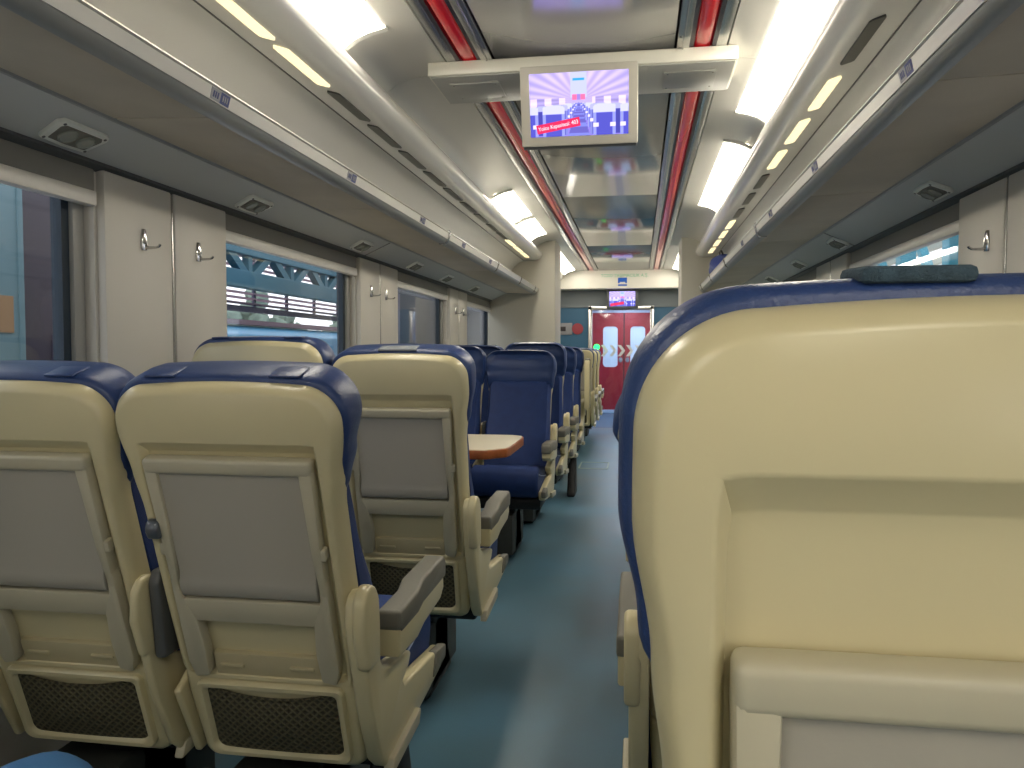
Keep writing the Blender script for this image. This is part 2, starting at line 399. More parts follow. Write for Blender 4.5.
    if crack:
        b = MB(); b.tube([(.180, -.0298, .612), (.172, -.0306, .610), (.166, -.0306, .614), (.158, -.0306, .619), (.150, -.0300, .620)], [.0004, .0007, .0006, .0006, .0003], 6)
        b.build('crack', M['crack'], [c for c in bpy.data.objects if c.parent == root and c.name.startswith('back_shell')][0], 60, BK)
    b = MB(); b.prism([(-.04, .296), (.165, .312), (.18, .345), (-.025, .328)], .220, .242, 'x', .004, 2)
    b.build('kick_strip', M['beige_tray'], sp, 40, S @ Matrix.Translation((-.026 if inner else 0, 0, 0)))
    b = MB(); b.prism([(.33, .35), (.445, .36), (.452, .395), (.36, .408)], .208, .234, 'x', .006, 2)
    b.build('end_cap', M['pad_grey'], sp, 40, S @ Matrix.Translation((-.022 if inner else 0, 0, 0)))
    low = [(-.10, .47), (-.05, .50), (.06, .48), (.10, .432), (.27, .416), (.437, .396), (.444, .375), (.430, .345), (.16, .318), (-.02, .306)]
    b = MB(); b.prism(low, -.210, -.193, 'x', .007, 3, ang=30)
    b.build('side_panel', M['beige'], root, 40, S)
    # armrest
    AR = S @ Matrix.Translation((-.176, 0, -.028)) @ Matrix.Scale(.82, 4, (0, 1, 0)) @ Matrix.Translation((.134, 0, 0)) if inner else S @ Matrix.Translation((-.036, 0, -.028)) @ Matrix.Scale(.83, 4, (0, 1, 0))
    if arm_up: AR = S @ Matrix.Translation((0, -.02, .655)) @ Matrix.Rotation(rad(84+theta*.6), 4, 'X') @ Matrix.Translation((0, .0, -.640))
    b = MB(); b.prism([(-.012, .562), (-.012, .634), (.435, .634), (.44, .600), (.40, .580), (.22, .570), (.15, .556)], .238, .286, 'x', .007, 3)
    ar = b.build('armrest', M['beige'], root, 40, AR)
    b = MB(); b.prism([(-.018, .624), (-.018, .662), (.155, .664), (.20, .680), (.43, .684), (.456, .668), (.452, .625), (.2, .622), (.15, .612), (.0, .612)], .236, .289, 'x', .009, 3)
    b.build('armrest_pad', M['pad_grey'], ar, 40, AR)
    # pedestal and feet
    b = MB(); b.box((-.19, .04, .27), (.19, .33, .335), .01)
    b.prism([(.02, .31), (.30, .31), (.27, .22), (.27, .10), (.32, .03), (.33, 0), (.0, 0), (.01, .03), (.06, .10), (.07, .22)], -.05, .04, 'x', .018, 3)
    b.build('pedestal', M['black'], root, 40, S)
    if foot:
        b = MB(); b.prism([(.02, .33), (.10, .33), (.13, .24), (.16, .12), (.22, .03), (.22, 0), (-.02, 0), (-.02, .06)], .17, .235, 'x', .015, 3); b.build('foot', M['black'], root, 40, S)
    b = MB(); b.prism([(-.03, .25), (.40, .25), (.40, .02), (-.03, .02)], -.15, .04, 'x', .01, 2)
    b.build('underseat_box', M['pedestal'], root, 40, S)
    return root
_seatcache = {}
def seat(x, yb, label, facing=1, theta=8., group='passenger seats', **kw):
    if facing < 0: kw['mirror'] = not kw.get('mirror', False)
    key = (theta, tuple(sorted(kw.items())))
    if key in _seatcache: r = copy_tree(_seatcache[key])
    else: r = _seatcache[key] = make_seat(theta, **kw)
    r.location = (x, yb, 0); r.rotation_euler = (0, 0, 0 if facing > 0 else PI)
    r['label'] = label; r['group'] = group
    return r
XA, XB, XC, XD = -.738, -1.178, .214, .655
seat(XA, .53, 'seat cut off by the bottom left corner, only its grey armrest tip showing', theta=10.)
seat(XA+.002, 1.57, 'large beige seat back, nearest complete one left of the aisle, armrest on its right', theta=18., top=.857, recess_top=.738, tray_top=.712, foot=True)
seat(XB, 1.57, 'beige seat back cut off by the left edge, beside the dark window', theta=18., top=.857, recess_top=.738, tray_top=.712, inner=True)
seat(XA+.014, 2.52, 'reclined beige seat back with grey headrest strip, just in front of the wooden-edged table', theta=14., top=.890, velcro='grey')
seat(XB, 2.37, 'upright beige window seat of which only the top shows below the bright truss window', theta=4., inner=True)
seat(XA, 4.76, 'blue seat facing us behind the wooden-edged table, beside the aisle', -1, 17., top=.885)
seat(XB, 4.76, 'blue window seat facing us behind the table, mostly hidden by the reclined beige back', -1, 14., mirror=False, inner=True)
seat(XA, 5.66, 'tall blue aisle seat facing us directly behind the seat at the table', -1, 3., top=.925)
seat(XB, 5.66, 'blue window seat facing us in the second row behind the table', -1, 4., inner=True)
seat(XA, 6.54, 'narrow slice of blue aisle seat facing us in the third row behind the table', -1, 6., foot=True)
seat(XA, 7.42, 'blue aisle seat facing us with its armrest raised upright, last of the blue fronts', -1, 6., arm_up=True)
seat(XA, 9.25, 'far beige seat back on the aisle, first after the raised armrest', theta=8.)
seat(XA, 10.10, 'far beige seat back on the aisle, second after the raised armrest', theta=8.)
seat(XA, 10.95, 'far beige seat back on the aisle, nearest the glass door', theta=8.)
seat(XC, .515, 'huge beige seat back filling the right foreground, teal strip on its blue headrest', theta=4., mirror=True, recess_top=.797, tray_top=.700, velcro='teal', top=.900, crack=True)
seat(XC+.0, 1.50, 'seat behind the huge right seat, only its armrest and headrest edge jutting into the aisle', theta=18., mirror=True, top=.845, wing=.03)
for i, (x, yb) in enumerate([(XD, .515), (XD, 1.50), (XC, 2.40), (XD, 2.40), (XC, 3.28), (XC, 4.16)]):
    seat(x, yb, 'beige backed seat on the right of the aisle hidden behind the huge nearest one', theta=7., mirror=True, group='hidden seats on the right', **({'inner': True} if x == XD else {}))
t = thing('knee_lump', 'blue lump standing in for a passenger knee, cut off by the bottom left corner', 'cloth', (-.86, .92, .458))  # added cloth lump in place of a passenger's knee in blue trousers
b = MB(); pr = []
for k in range(17):
    a = k/16; f = math.sin(PI*(a*.96+.02))**.5
    pr.append([(-.16+.32*a, .16*f*math.cos(q)*(1+.05*math.sin(4*q+k*.8)), .066*f+(.066-.02*a)*f*math.sin(q)+.006*math.sin(k*1.1)) for q in [2*PI*i/24 for i in range(24)]])
b.rings(pr); b.build('knee_cloth', M['cloth_blue'], t, 70)

# ------------------------------------------------------------------ room shell
Y0, Y1 = -2.2, 12.0
HW = 1.377
def px(s, h): return C0+s*h            # side s (-1 left, +1 right), half distance h
def prof_run(b, s, pts, y0, y1, bev=0., seg=2, ang=25):
    b.prism([(px(s, h), z) for h, z in pts], y0, y1, 'y', bev, seg, ang=ang); return b
b = MB(); b.box((px(-1, 1.5), Y0, -.06), (px(1, 1.5), 16.2, 0)); fl = struct(b.build('floor', M['floor'], None, 0))
b = MB()
for (x0, y0, x1, y1) in ((-.60, 7.9, -.30, 7.93), (-.60, 8.35, -.30, 8.38), (-.60, 7.9, -.585, 8.38), (-.315, 7.9, -.30, 8.38)): b.box((x0, y0, .0005), (x1, y1, .003))
b.build('floor_hatch', M['floor_line'], fl, 0)
# ceiling
def seg_runs(y0, y1, cuts, gap=.004):
    ys = [y0]+[c for c in cuts if y0 < c < y1]+[y1]
    return [(a+gap/2, c-gap/2) for a, c in zip(ys, ys[1:])]
CZ = 2.365
b = MB()
b.box((px(-1, 1.5), Y0, CZ+.09), (px(1, 1.5), 16.2, CZ+.14))
ce = struct(b.build('ceiling', M['black_gap'], None, 0))
b = MB()
for a, c in seg_runs(Y0, 11.72, (.3, 3.36, 6.15, 9.0)): b.box((px(-1, .360), a, CZ), (px(1, .360), c, CZ+.02), .003)
b.build('middle_panel', M['ceil_mid'], ce)
b = MB()
for s in (-1, 1):
    for a, c in seg_runs(Y0, 11.72, (.3, 3.36, 6.15, 9.0)):
        prof_run(b, s, [(.565, CZ), (.66, CZ-.002), (.75, CZ-.012), (.82, CZ-.035), (.87, CZ-.075), (.90, CZ-.13), (.925, CZ-.13), (.925, CZ+.03), (.565, CZ+.03)], a, c, 0, ang=60)
b.build('side_panel_run', M['ceil_side'], ce, 50)
# red light strips in aluminium channels
for s, nm in ((-1, 'left'), (1, 'right')):
    t = thing('ceiling_light_strip', 'red light strip in aluminium channel along the %s of the ceiling' % nm, 'light strip', (px(s, .46), Y0, CZ), 0, 'red ceiling light strips')
    q = lambda h0, h1: sorted((s*(h0-.46), s*(h1-.46)))
    L = 11.72-Y0
    b = MB(); x0, x1 = q(.519, .559); b.box((x0, 0, -.002), (x1, L, .02), .002); x0, x1 = q(.368, .416); b.box((x0, 0, -.004), (x1, L, .02), .002)
    x0, x1 = q(.388, .394); b.box((x0, 0, -.010), (x1, L, -.003), .001)
    ch = b.build('channel', M['alu'], t)
    b = MB(); b.box((min(q(.40, .53)), 0, .035), (max(q(.40, .53)), L, .05))
    x0, x1 = q(.416, .432); b.box((x0, 0, .0), (x1, L, .04)); x0, x1 = q(.503, .519); b.box((x0, 0, .0), (x1, L, .04))
    b.build('channel_liner', M['groove'], t, 0)
    b = MB(); x0, x1 = q(.437, .500); xm = (x0+x1)/2; w = (x1-x0)/2
    b.prism([(xm+w*math.cos(a), .012-.010*math.sin(a)) for a in [PI*k/8 for k in range(9)]]+[(x0, .03), (x1, .03)], 0, L, 'y')
    b.build('red_cover', M['red_light'], t, 50)
    b = MB()
    for k in range(0, 26):
        y = .35+k*.55; x = sum(q(.376, .380))/2
        b.rings([[(x+.004*math.cos(2*PI*i/8), y+.004*math.sin(2*PI*i/8), z) for i in range(8)] for z in (-.003, -.006)])
    b.build('screw', M['dark_grey'], ch, 0)['kind'] = 'stuff'
# coves with slots
def cove(s, idx, y1, ys_slots, lit):
    b = MB()
    pts = [(.998, 2.149), (.93, 2.152), (.880, 2.150), (.850, 2.156), (.822, 2.172), (.806, 2.195), (.802, 2.22), (.812, 2.243), (.835, 2.254), (.87, 2.25), (.90, 2.235), (1.0, 2.235)]
    prof_run(b, s, pts, Y0, y1, 0, ang=60)
    o = struct(b.build('trim_%d' % idx, M['cove'], None, 50))
    b = MB()
    prof_run(b, s, [(1.002, 2.149), (1.05, 2.13), (1.10, 2.09), (1.15, 2.02), (1.185, 1.93), (1.20, 1.82), (1.25, 1.82), (1.25, 2.3), (1.0, 2.3)], Y0, y1, 0, ang=60)
    prof_run(b, s, [(.998, 2.1475), (1.003, 2.1475), (1.003, 2.17), (.998, 2.17)], Y0, y1)
    b.build('upper_wall', M['upper'], o, 50)
    b = MB(); prof_run(b, s, [(.996, 2.1465), (1.001, 2.1465), (1.001, 2.151), (.996, 2.151)], Y0, y1); b.build('seam', M['dark_grey'], o, 0)
    for y in ys_slots:
        bb = MB(); h0, h1 = .898, .938; L = .40; sk = .03
        bb.prism([(px(s, h0), y+sk+.012), (px(s, h0+.006), y+sk), (px(s, h1-.006), y), (px(s, h1), y+.012), (px(s, h1), y+L-sk-.012), (px(s, h1-.006), y+L-sk), (px(s, h0+.006), y+L), (px(s, h0), y+L-.012)], 2.1455, 2.153, 'z', .0015, 1)
        bb.build('light_slot', M['slot_lit'] if any(a <= y+.2 <= c for a, c in lit) else M['slot_off'], o)
lampsL = [(-1.8, -.4), (1.3, 2.85), (5.75, 6.85), (6.95, 7.95), (9.1, 11.5)]
lampsR = [(-1.8, -.4), (2.40, 4.10), (4.6, 6.6), (9.1, 11.5)]
cove(-1, 1, 8.45, [1.97+.445*k-.445*3 for k in range(0, 17)], [(-2, 2.95), (6.9, 8.4)])
cove(1, 2, 8.45, [3.0+.52*k-.52*4 for k in range(0, 14)], [(2.9, 4.6), (6.2, 8.4)])
nm = {-1: 'left', 1: 'right'}
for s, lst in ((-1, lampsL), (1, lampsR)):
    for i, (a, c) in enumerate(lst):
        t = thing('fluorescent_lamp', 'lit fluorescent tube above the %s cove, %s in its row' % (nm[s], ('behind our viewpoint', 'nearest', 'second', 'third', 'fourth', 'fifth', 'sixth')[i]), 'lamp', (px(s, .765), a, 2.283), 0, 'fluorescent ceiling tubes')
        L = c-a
        b = MB(); b.prism([(s*(h-.765), z-2.283) for h, z in ((.70, 2.352), (.75, 2.340), (.80, 2.322), (.845, 2.292), (.852, 2.300), (.80, 2.334), (.75, 2.352), (.70, 2.360))], .03, L-.03, 'y', 0, ang=60); b.build('glare_diffuser', M['lamp'], t, 60)  # lit face broadened to imitate the glare around the tube
        b = MB()
        b.prism([(s*(h-.765), z-2.283) for h, z in ((.69, 2.351), (.75, 2.338), (.80, 2.320), (.85, 2.288), (.86, 2.300), (.80, 2.336), (.75, 2.356), (.69, 2.362))], .0, .03, 'y')
        b.build('end_cap', M['lamp_cap'], t, 0)
        b = MB(); b.prism([(s*(h-.765), z-2.283) for h, z in ((.69, 2.351), (.75, 2.338), (.80, 2.320), (.85, 2.288), (.86, 2.300), (.80, 2.336), (.75, 2.356), (.69, 2.362))], L-.03, L, 'y')
        b.build('end_cap', M['lamp_cap'], t, 0)
# walls
piersL = [(-.04, .68), (2.145, 2.875), (4.345, 5.08), (6.52, 7.22), (8.62, 8.74)]
piersR = [(-.02, .72), (2.30, 3.06), (4.58, 5.35), (6.76, 7.5), (8.62, 8.74)]
WT, SILL = 1.725, .86
for s, piers, idx, wn in ((-1, piersL, 'wall_left', 1), (1, piersR, 'wall_right', 5)):
    b = MB(); h0, h1 = HW, HW+.09
    def wbox(y0, y1, z0, z1, a=h0, c=h1, bev=0., bb=None):
        x0, x1 = sorted((px(s, a), px(s, c))); (bb or b).box((x0, y0, z0), (x1, y1, z1), bev)
    wbox(Y0, 16.2, 0, SILL); wbox(Y0, 16.2, WT-.0, 2.6)
    ps = [(Y0, -2.0)]+piers+[(11.9, 16.2)]
    for a, c in piers: wbox(a, c, SILL, WT)
    wbox(Y0, -2.0, SILL, WT); wbox(8.7, 16.2, SILL, WT)
    w = struct(b.build(idx, M['wall'], None, 0))
    b = MB()
    for a, c in piers[:4]:
        m_ = (a+c)/2 - .03*0
        for y0, y1 in ((a+.012, m_-.010), (m_+.010, c-.012)): wbox(y0, y1, SILL-.1, WT-.012, HW-.028, HW+.005, .006)
    b.build('pier_panel', M['wall'], w)
    b = MB()
    for a, c in piers[:4]:
        m_ = (a+c)/2; wbox(m_-.0045, m_+.0045, SILL-.1, WT-.012, HW-.026, HW, .003)
    b.build('seam_strip', M['alu'], w)
    b = MB(); wbox(Y0, 8.45, SILL-.03, SILL, HW-.03, HW+.02, .01); b.build('window_ledge', M['frame_grey'], w)
    # reading panel between wall and rack
    b = MB(); prof_run(b, s, [(1.19, 1.803), (1.378, 1.718), (1.41, 1.73), (1.41, 1.9), (1.19, 1.86)], Y0, 8.44); b.build('reading_panel', M['panel_grey'], w, 0)
    b = MB(); prof_run(b, s, [(1.345, 1.722), (1.385, 1.704), (1.39, 1.722), (1.35, 1.742)], Y0, 8.44); b.build('shadow_trim', M['dark_grey'], w, 0)
    b = MB()
    for y in (4.42,): prof_run(b, s, [(1.19, 1.801), (1.372, 1.718), (1.372, 1.73), (1.19, 1.812)], y, y+.012)
    b.build('joint_strip', M['alu'], w, 0)
    # windows
    pl = [(-2.0, -2.0)]+piers
    k = 0
    for (a0, a1), (c0, c1) in zip(pl, pl[1:]):
        if c0 < 0 or c1 <= a1: continue
        y0, y1 = a1, c0
        if y1-y0 < .3: continue
        b = MB(); wbox(y0, y0+.05, SILL, WT, HW+.03, HW+.085, .008); wbox(y1-.05, y1, SILL, WT, HW+.03, HW+.085, .008); wbox(y0, y1, SILL, SILL+.06, HW+.03, HW+.085, .008)
        wi = struct(b.build('window_%d' % (wn+k), M['frame_grey'], None))
        b = MB(); wbox(y0+.05, y0+.08, SILL+.06, WT, HW+.045, HW+.08); wbox(y1-.08, y1-.05, SILL+.06, WT, HW+.045, HW+.08); wbox(y0+.05, y1-.05, SILL+.06, SILL+.1, HW+.045, HW+.08)
        b.build('gasket', M['gasket'], wi, 0)
        b = MB(); wbox(y0+.05, y1-.05, SILL+.06, WT, HW+.058, HW+.064); b.build('glass', M['glass'], wi, 0)
        t = thing('roller_blind', 'rolled up window blind with pale bottom bar over the %s window of the %s wall' % (('first', 'second', 'third', 'fourth', 'fifth')[k], nm[s]), 'blind', (px(s, HW+.02), y0, 1.6), 0, 'roller blinds')
        b = MB(); x0, x1 = sorted((s*-.03, s*.03)); b.box((x0, .005, .045), (x1, y1-y0-.005, .112), .006); b.build('cassette', M['cassette'], t)
        b = MB(); x0, x1 = sorted((s*-.036, s*.0)); b.box((x0, .005, .003), (x1, y1-y0-.005, .046), .004); b.build('bottom_bar', M['blind_bar'], t)
        k += 1
# coat hooks
hooks = [(-1, 2.34, 'on the left panel right after the dark window'), (-1, 2.66, 'on the left panel just before the bright truss window'), (-1, 4.53, 'on the panel after the truss window, nearer of its pair'),
         (-1, 4.81, 'on the panel after the truss window, farther of its pair'), (-1, 6.72, 'on the farthest left panel, nearer of its pair'), (-1, 7.03, 'on the farthest left panel, farther of its pair'), (1, 2.80, 'on the right wall panel above the huge seat')]
for s, y, d in hooks:
    t = thing('coat_hook', 'chrome coat hook '+d, 'hook', (px(s, HW-.028), y, 1.525), 0, 'chrome coat hooks')
    b = MB(); pr = []
    for k in range(9):
        z = -.028+.068*k/8; w = .013*(1-abs((k-3.2)/6.6)**2.2)+.002; d_ = .010*(1-abs((k-3)/7)**2)+.003
        pr.append([(-s*(d_ if 0 < math.cos(a) else .0)*abs(math.cos(a)) , w*math.sin(a), z) for a in [2*PI*i/14 for i in range(14)]])
    b.rings(pr); b.build('hook_plate', M['chrome'], t)
    b = MB(); b.tube([(-s*.004, 0, -.016), (-s*.02, 0, -.020), (-s*.045, 0, -.020), (-s*.056, 0, -.016), (-s*.06, 0, -.010)], [.006, .005, .004, .004, .0045], 8)
    b.build('hook_arm', M['chrome'], t, 60)
# luggage racks
for s in (-1, 1):
    t = thing('luggage_rack', 'overhead luggage rack along the %s wall with pale label strip' % nm[s], 'luggage rack', (C0, 0, 0))
    q = lambda pts: [(s*h, z) for h, z in pts]
    b = MB(); b.prism(q([(1.20, 1.815), (.885, 1.803), (.885, 1.835), (1.20, 1.840)]), Y0, 8.44, 'y'); b.build('shelf', M['upper'], t, 0)
    for a, c in seg_runs(Y0, 8.44, (-.9, .42+.2, 1.98, 3.35, 4.70, 6.05, 7.4), .008):
        b = MB(); b.prism(q([(1.195, 1.805), (.880, 1.793), (.880, 1.806), (1.195, 1.818)]), a, c, 'y', .003, 2); b.build('underside_panel', M['rack_under'], t)
    b = MB(); b.prism(q([(1.20, 1.800), (1.185, 1.799), (1.180, 1.806), (1.20, 1.815)]), Y0, 8.44, 'y'); b.build('rear_trim', M['rack_lip'], t, 0)
    b = MB(); b.prism(q([(.900, 1.789), (.880, 1.788), (.866, 1.793), (.857, 1.803), (.853, 1.815), (.850, 1.851), (.868, 1.853), (.90, 1.83)]), Y0, 8.44, 'y', ang=70); b.build('front_edge', M['rack_lip'], t, 50)
    b = MB(); b.prism(q([(.856, 1.814), (.850, 1.812), (.842, 1.846), (.850, 1.848)]), Y0, 8.44, 'y'); st = b.build('label_strip', M['lip_strip'], t, 0)
    b = MB(); b.prism(q([(.842, 1.845), (.836, 1.848), (.840, 1.854), (.868, 1.856), (.868, 1.85)]), Y0, 8.44, 'y', ang=70); b.build('top_bead', M['bright_trim'], st, 50)
    for y in ((4.42,) if 1 else ()):
        b = MB(); b.prism(q([(.90, 1.784), (.872, 1.784), (.852, 1.797), (.834, 1.848), (.838, 1.862), (.872, 1.862), (.872, 1.85), (.846, 1.85), (.864, 1.80), (.90, 1.792)]), y-.012, y+.018, 'y', ang=60); b.build('bracket', M['alu'], t, 40)
    for y, w in ((6.0, 'x'), (7.2, 'x'), (8.2, 'x')):
        b = MB(); b.prism(q([(.872, 1.788), (.852, 1.799), (.834, 1.848), (.838, 1.860), (.86, 1.86), (.846, 1.848)]), y, y+.02, 'y', ang=60); b.build('clip', M['pad_grey'], t, 40)
ords = ('nearest', 'second', 'third', 'fourth', 'fifth')
for s, ys in ((-1, (1.93, 2.88, 3.87, 4.81, 5.70)), (1, (2.01, 2.99, 3.95, 5.0))):
    for i, y in enumerate(ys):
        t = thing('seat_number_label', '%s blue and grey seat number sticker on the %s luggage rack edge' % (ords[i], nm[s]), 'sticker', (C0, y, 0), 0, 'seat number stickers')
        for j, (m, n_) in enumerate(((M['sticker_grey'], 'grey_half'), (M['sticker_blue'], 'blue_half'))):
            b = MB(); h = .045; y0 = -h+j*h if s < 0 else (0 if j == 0 else -h)
            b.prism([(s*p, z) for p, z in ((.8512, 1.8155), (.8434, 1.8435), (.8410, 1.8432), (.8488, 1.8152))], y0, y0+h, 'y'); hf = b.build(n_, m, t, 0)
            b = MB()
            for k in range(3):
                yy = y0+.010+k*.010; b.prism([(s*p, z) for p, z in ((.8478, 1.822), (.8438, 1.837), (.8420, 1.8366), (.8460, 1.8216))], yy, yy+.005, 'y')
            b.build('number_mark', M['sticker_blue'] if j == 0 else M['sticker_grey'], hf, 0)
# reading lights on the sloping panel
sl = math.atan2(1.803-1.718, 1.378-1.19)
for s, ys in ((-1, (1.95, 2.965, 4.2, 5.25, 6.15, 7.2)), (1, (3.11, 4.51, 5.55, 6.65))):
    for i, y in enumerate(ys):
        t = thing('reading_light', '%s twin reading light unit on the grey panel above the %s windows' % (('nearest', 'second', 'third', 'fourth', 'fifth', 'farthest')[i] if s < 0 else ('nearest', 'second', 'third', 'farthest')[i], nm[s]), 'reading light', (px(s, 1.285), y, 1.7595), 0, 'reading light units')
        t.rotation_euler = (0, s*sl, 0)
        o = [(x*1, yy) for x, yy in ((-.045, -.085), (.03, -.098), (.045, -.085), (.045, .085), (.03, .098), (-.045, .085), (-.05, .0))]
        b = MB(); b.prism(o, -.012, .004, 'z', .005, 2); hs = b.build('housing', M['reading_case'], t)
        b = MB(); b.prism([(x*.72, yy*.80) for x, yy in o], -.0145, -.010, 'z', .002, 1); b.build('lens_plate', M['pad_grey'], t)
        for yy in (-.032, .036):
            b = MB()
            b.rings([[(.027*k*math.cos(2*PI*i/20), yy+.027*k*math.sin(2*PI*i/20), z) for i in range(20)] for k, z in ((1, -.012), (1, -.018), (.88, -.021), (.8, -.018))])
            b.build('lens', M['reading_lens'], t, 40)
        for x in (-.036, .034):
            for yy in (-.078, .078):
                b = MB(); b.rings([[(x+.0045*math.cos(2*PI*i/8), yy+.0045*math.sin(2*PI*i/8), z) for i in range(8)] for z in (-.012, -.0135)])
                b.build('screw', M['dark_grey'], hs, 0)
# partitions at the middle of the coach
for s, n_ in ((-1, 1), (1, 2)):
    b = MB(); x0, x1 = sorted((px(s, .66), px(s, HW+.02))); b.box((x0, 8.46, 0), (x1, 9.05, CZ+.01), .012, 3)
    o = struct(b.build('partition_%d' % n_, M['partition'], None))
    b = MB(); b.prism([(px(s, h), z) for h, z in ((1.37, 1.72), (1.2, 1.80), (.87, 1.79), (.87, 1.797), (1.2, 1.808), (1.37, 1.728))], 8.44, 8.462, 'y'); b.build('rack_end_trim', M['rack_lip'], o, 0)
# ceiling monitor
def picture(u, v):
    cx, cy = .5, .56; dx, dy = u-cx, v-cy; r = math.hypot(dx*1.4, dy)
    if v > cy-.035-abs(dx)*.09 and v > .42:
        base = Vector((.62, .55, .93)); k = .5+.5*math.sin(math.atan2(dy, dx)*26)
        base = base*(.80+.26*k*min(1, r*2.2))+Vector((.08, .06, .02))*(1-min(1, abs(dx)*2))
        if abs(dx) < .08 and dy > .05: base = Vector((.60, .62, .90))
        if v < .60 and abs(dx) > .14: base = base*.5+Vector((.48, .42, .50)) if (math.sin(u*42) > .1) else base*.82
        if abs(dx) < .07 and abs(v-.61) < .045: base = Vector((.85, .30, .48)) if abs(dx) > .02 else Vector((.45, .35, .7))
        if abs(u-.5) < .062 and abs(v-.885) < .02: base = Vector((.10, .48, .86))
    else:
        base = Vector((.40, .34, .74)) if abs(dx) > .16*(cy-v)+.02 else Vector((.26, .24, .58))
        if abs(dx) < .09*(cy-v)/.5+.01 and math.sin(9/(cy-v+.06)) > .2: base = Vector((.34, .36, .74))
        for k, d in enumerate((1.0, 1.28, 1.65, 2.2, 3.0, 4.2, 6.2, 9.5)):
            q = 1/d; hit = False
            for c in (-.80, -.53, -.26, .26, .53, .80):
                ex = abs(dx-c*q)/(.115*q); ty = cy-.015-.055*q; fy = (ty-v)/q
                if ex < 1 and 0 < fy < .62 and ex**6+max(0, 1-fy/.06)**2 < 1:
                    base = Vector((.66, .66, .96)) if fy < .13 else (Vector((.20, .20, .60)) if ex < .72 else Vector((.42, .44, .84)))
                    if k % 3 == 1: base = base*.82
                    if .30 < fy < .36 and c*dx > 0 and ex > .5: base = Vector((.80, .74, .94))
                    hit = True; break
            if hit: break
    return (*[max(0, min(1, c))**1.6 for c in base], 1)
def screen(name, w, h, parent, mtx, nx=128, nz=80):
    bm = MB(); bm.grid(lambda u, v: ((u-.5)*w, 0, (v-.5)*h), nx, nz)
    o = bm.build(name, M['screen'], parent, 0)
    a = o.data.color_attributes.new('picture', 'FLOAT_COLOR', 'POINT')
    for i, v in enumerate(o.data.vertices): a.data[i].color = picture(v.co.x/w+.5, v.co.z/h+.5)
    o.data.transform(mtx); return o
t = thing('ceiling_monitor', 'screen showing a coach picture with red caption, hung from the white ceiling bar', 'monitor', (C0-.018, 3.215, 0))
b = MB(); b.box((-.622, 0, 2.308), (.622, .37, CZ-.001), .006, 2); b.build('mounting_bar', M['white_paint'], t)
b = MB(); b.box((-.612, .012, 2.304), (.612, .36, 2.3085), .002); un = b.build('bar_underside', M['bar_under'], t)
for s in (-1, 1):
    b = MB(); b.box((s*.445-.105, .09, 2.298), (s*.445+.105, .29, 2.3045), .002); hp = b.build('access_hatch', M['bar_under'], t)
    for x in (-.09, .09):
        for y in (.105, .275):
            b = MB(); b.rings([[(s*.445+x+.004*math.cos(2*PI*i/8), y+.004*math.sin(2*PI*i/8), z) for i in range(8)] for z in (2.299, 2.296)])
            b.build('screw', M['chrome'], hp, 0)
TV = Matrix.Translation((0, -.004, 2.322)) @ Matrix.Rotation(rad(16), 4, 'X')
b = MB(); W2, H2 = .238, .312
b.box((-W2, .0, -H2), (W2, .06, 0), .006, 2, TV)
bz = b.build('screen_case', M['bezel'], t)
b = MB(); b.box((-W2+.004, .012, -H2-.012), (W2-.004, .075, -H2+.004), .004, 2, TV); b.build('case_base', M['dark_grey'], t)
SC = TV @ Matrix.Translation((0, -.0015, -.152))
sc = screen('screen', .40, .245, t, SC)
BN = SC @ Matrix.Translation((-.085, -.0012, -.080)) @ Matrix.Rotation(rad(-9), 4, 'Y')
b = MB(); b.box((-.09, -.0006, -.0175), (.09, .0006, .0175), 0, 1, BN); bn = b.build('caption_banner', M['banner'], sc, 0)
text_obj('caption_text', 'Yolcu Kapasitesi: 403', .0225, M['caption'], bn and sc, BN @ Matrix.Translation((0, -.0012, 0)) @ Matrix.Rotation(rad(90), 4, 'X') @ Matrix.Scale(.86, 4, (1, 0, 0)), .0003)
# table
t = thing('side_table', 'cream table with wooden edge between the reclined beige back and the blue facing seat', 'table', (0, 0, 0))
tp = [(-1.595, 3.40), (-.665, 3.40), (-.585, 3.49), (-.575, 3.55), (-.575, 3.95), (-.585, 4.02), (-.64, 4.06), (-1.595, 4.06)]
b = MB(); b.prism(tp, .695, .735, 'z', .006, 2); b.build('wood_edge', M['wood'], t)
b = MB(); cxm = -1.1; b.prism([(x+(.008 if x < cxm else -.008), y+(.008 if y < 3.7 else -.008)) for x, y in tp], .733, .7385, 'z', .002, 1); b.build('table_top', M['table_top'], t)
b = MB(); b.prism([(-1.59, .70), (-.95, .70), (-1.5, .35), (-1.59, .35)], 3.70, 3.76, 'y', .006); b.build('wall_bracket', M['pad_grey'], t)
# bag on the right rack
t = thing('luggage_bag', 'blue bag lying on the far end of the right luggage rack', 'bag', (px(1, 1.0), 7.6, 1.846))
b = MB(); pr = []
for k in range(15):
    a = k/14; y = -.33+.66*a; f = math.sin(PI*min(1, max(0, a*.94+.03)))**.45
    pr.append([(.13*f*math.cos(q)*(1+.06*math.sin(3*q+k)), y, .115*f+.115*f*math.sin(q)*(1+.05*math.sin(5*q+2*k))) for q in [2*PI*i/22 for i in range(22)]])
b.rings(pr); b.build('bag_body', M['blue_bag'], t, 70)
b = MB(); b.tube([(-.02, -.12, .22), (-.03, -.09, .25), (-.03, .05, .26), (-.02, .1, .22)], .009, 8); b.build('handle', M['black'], t, 60)

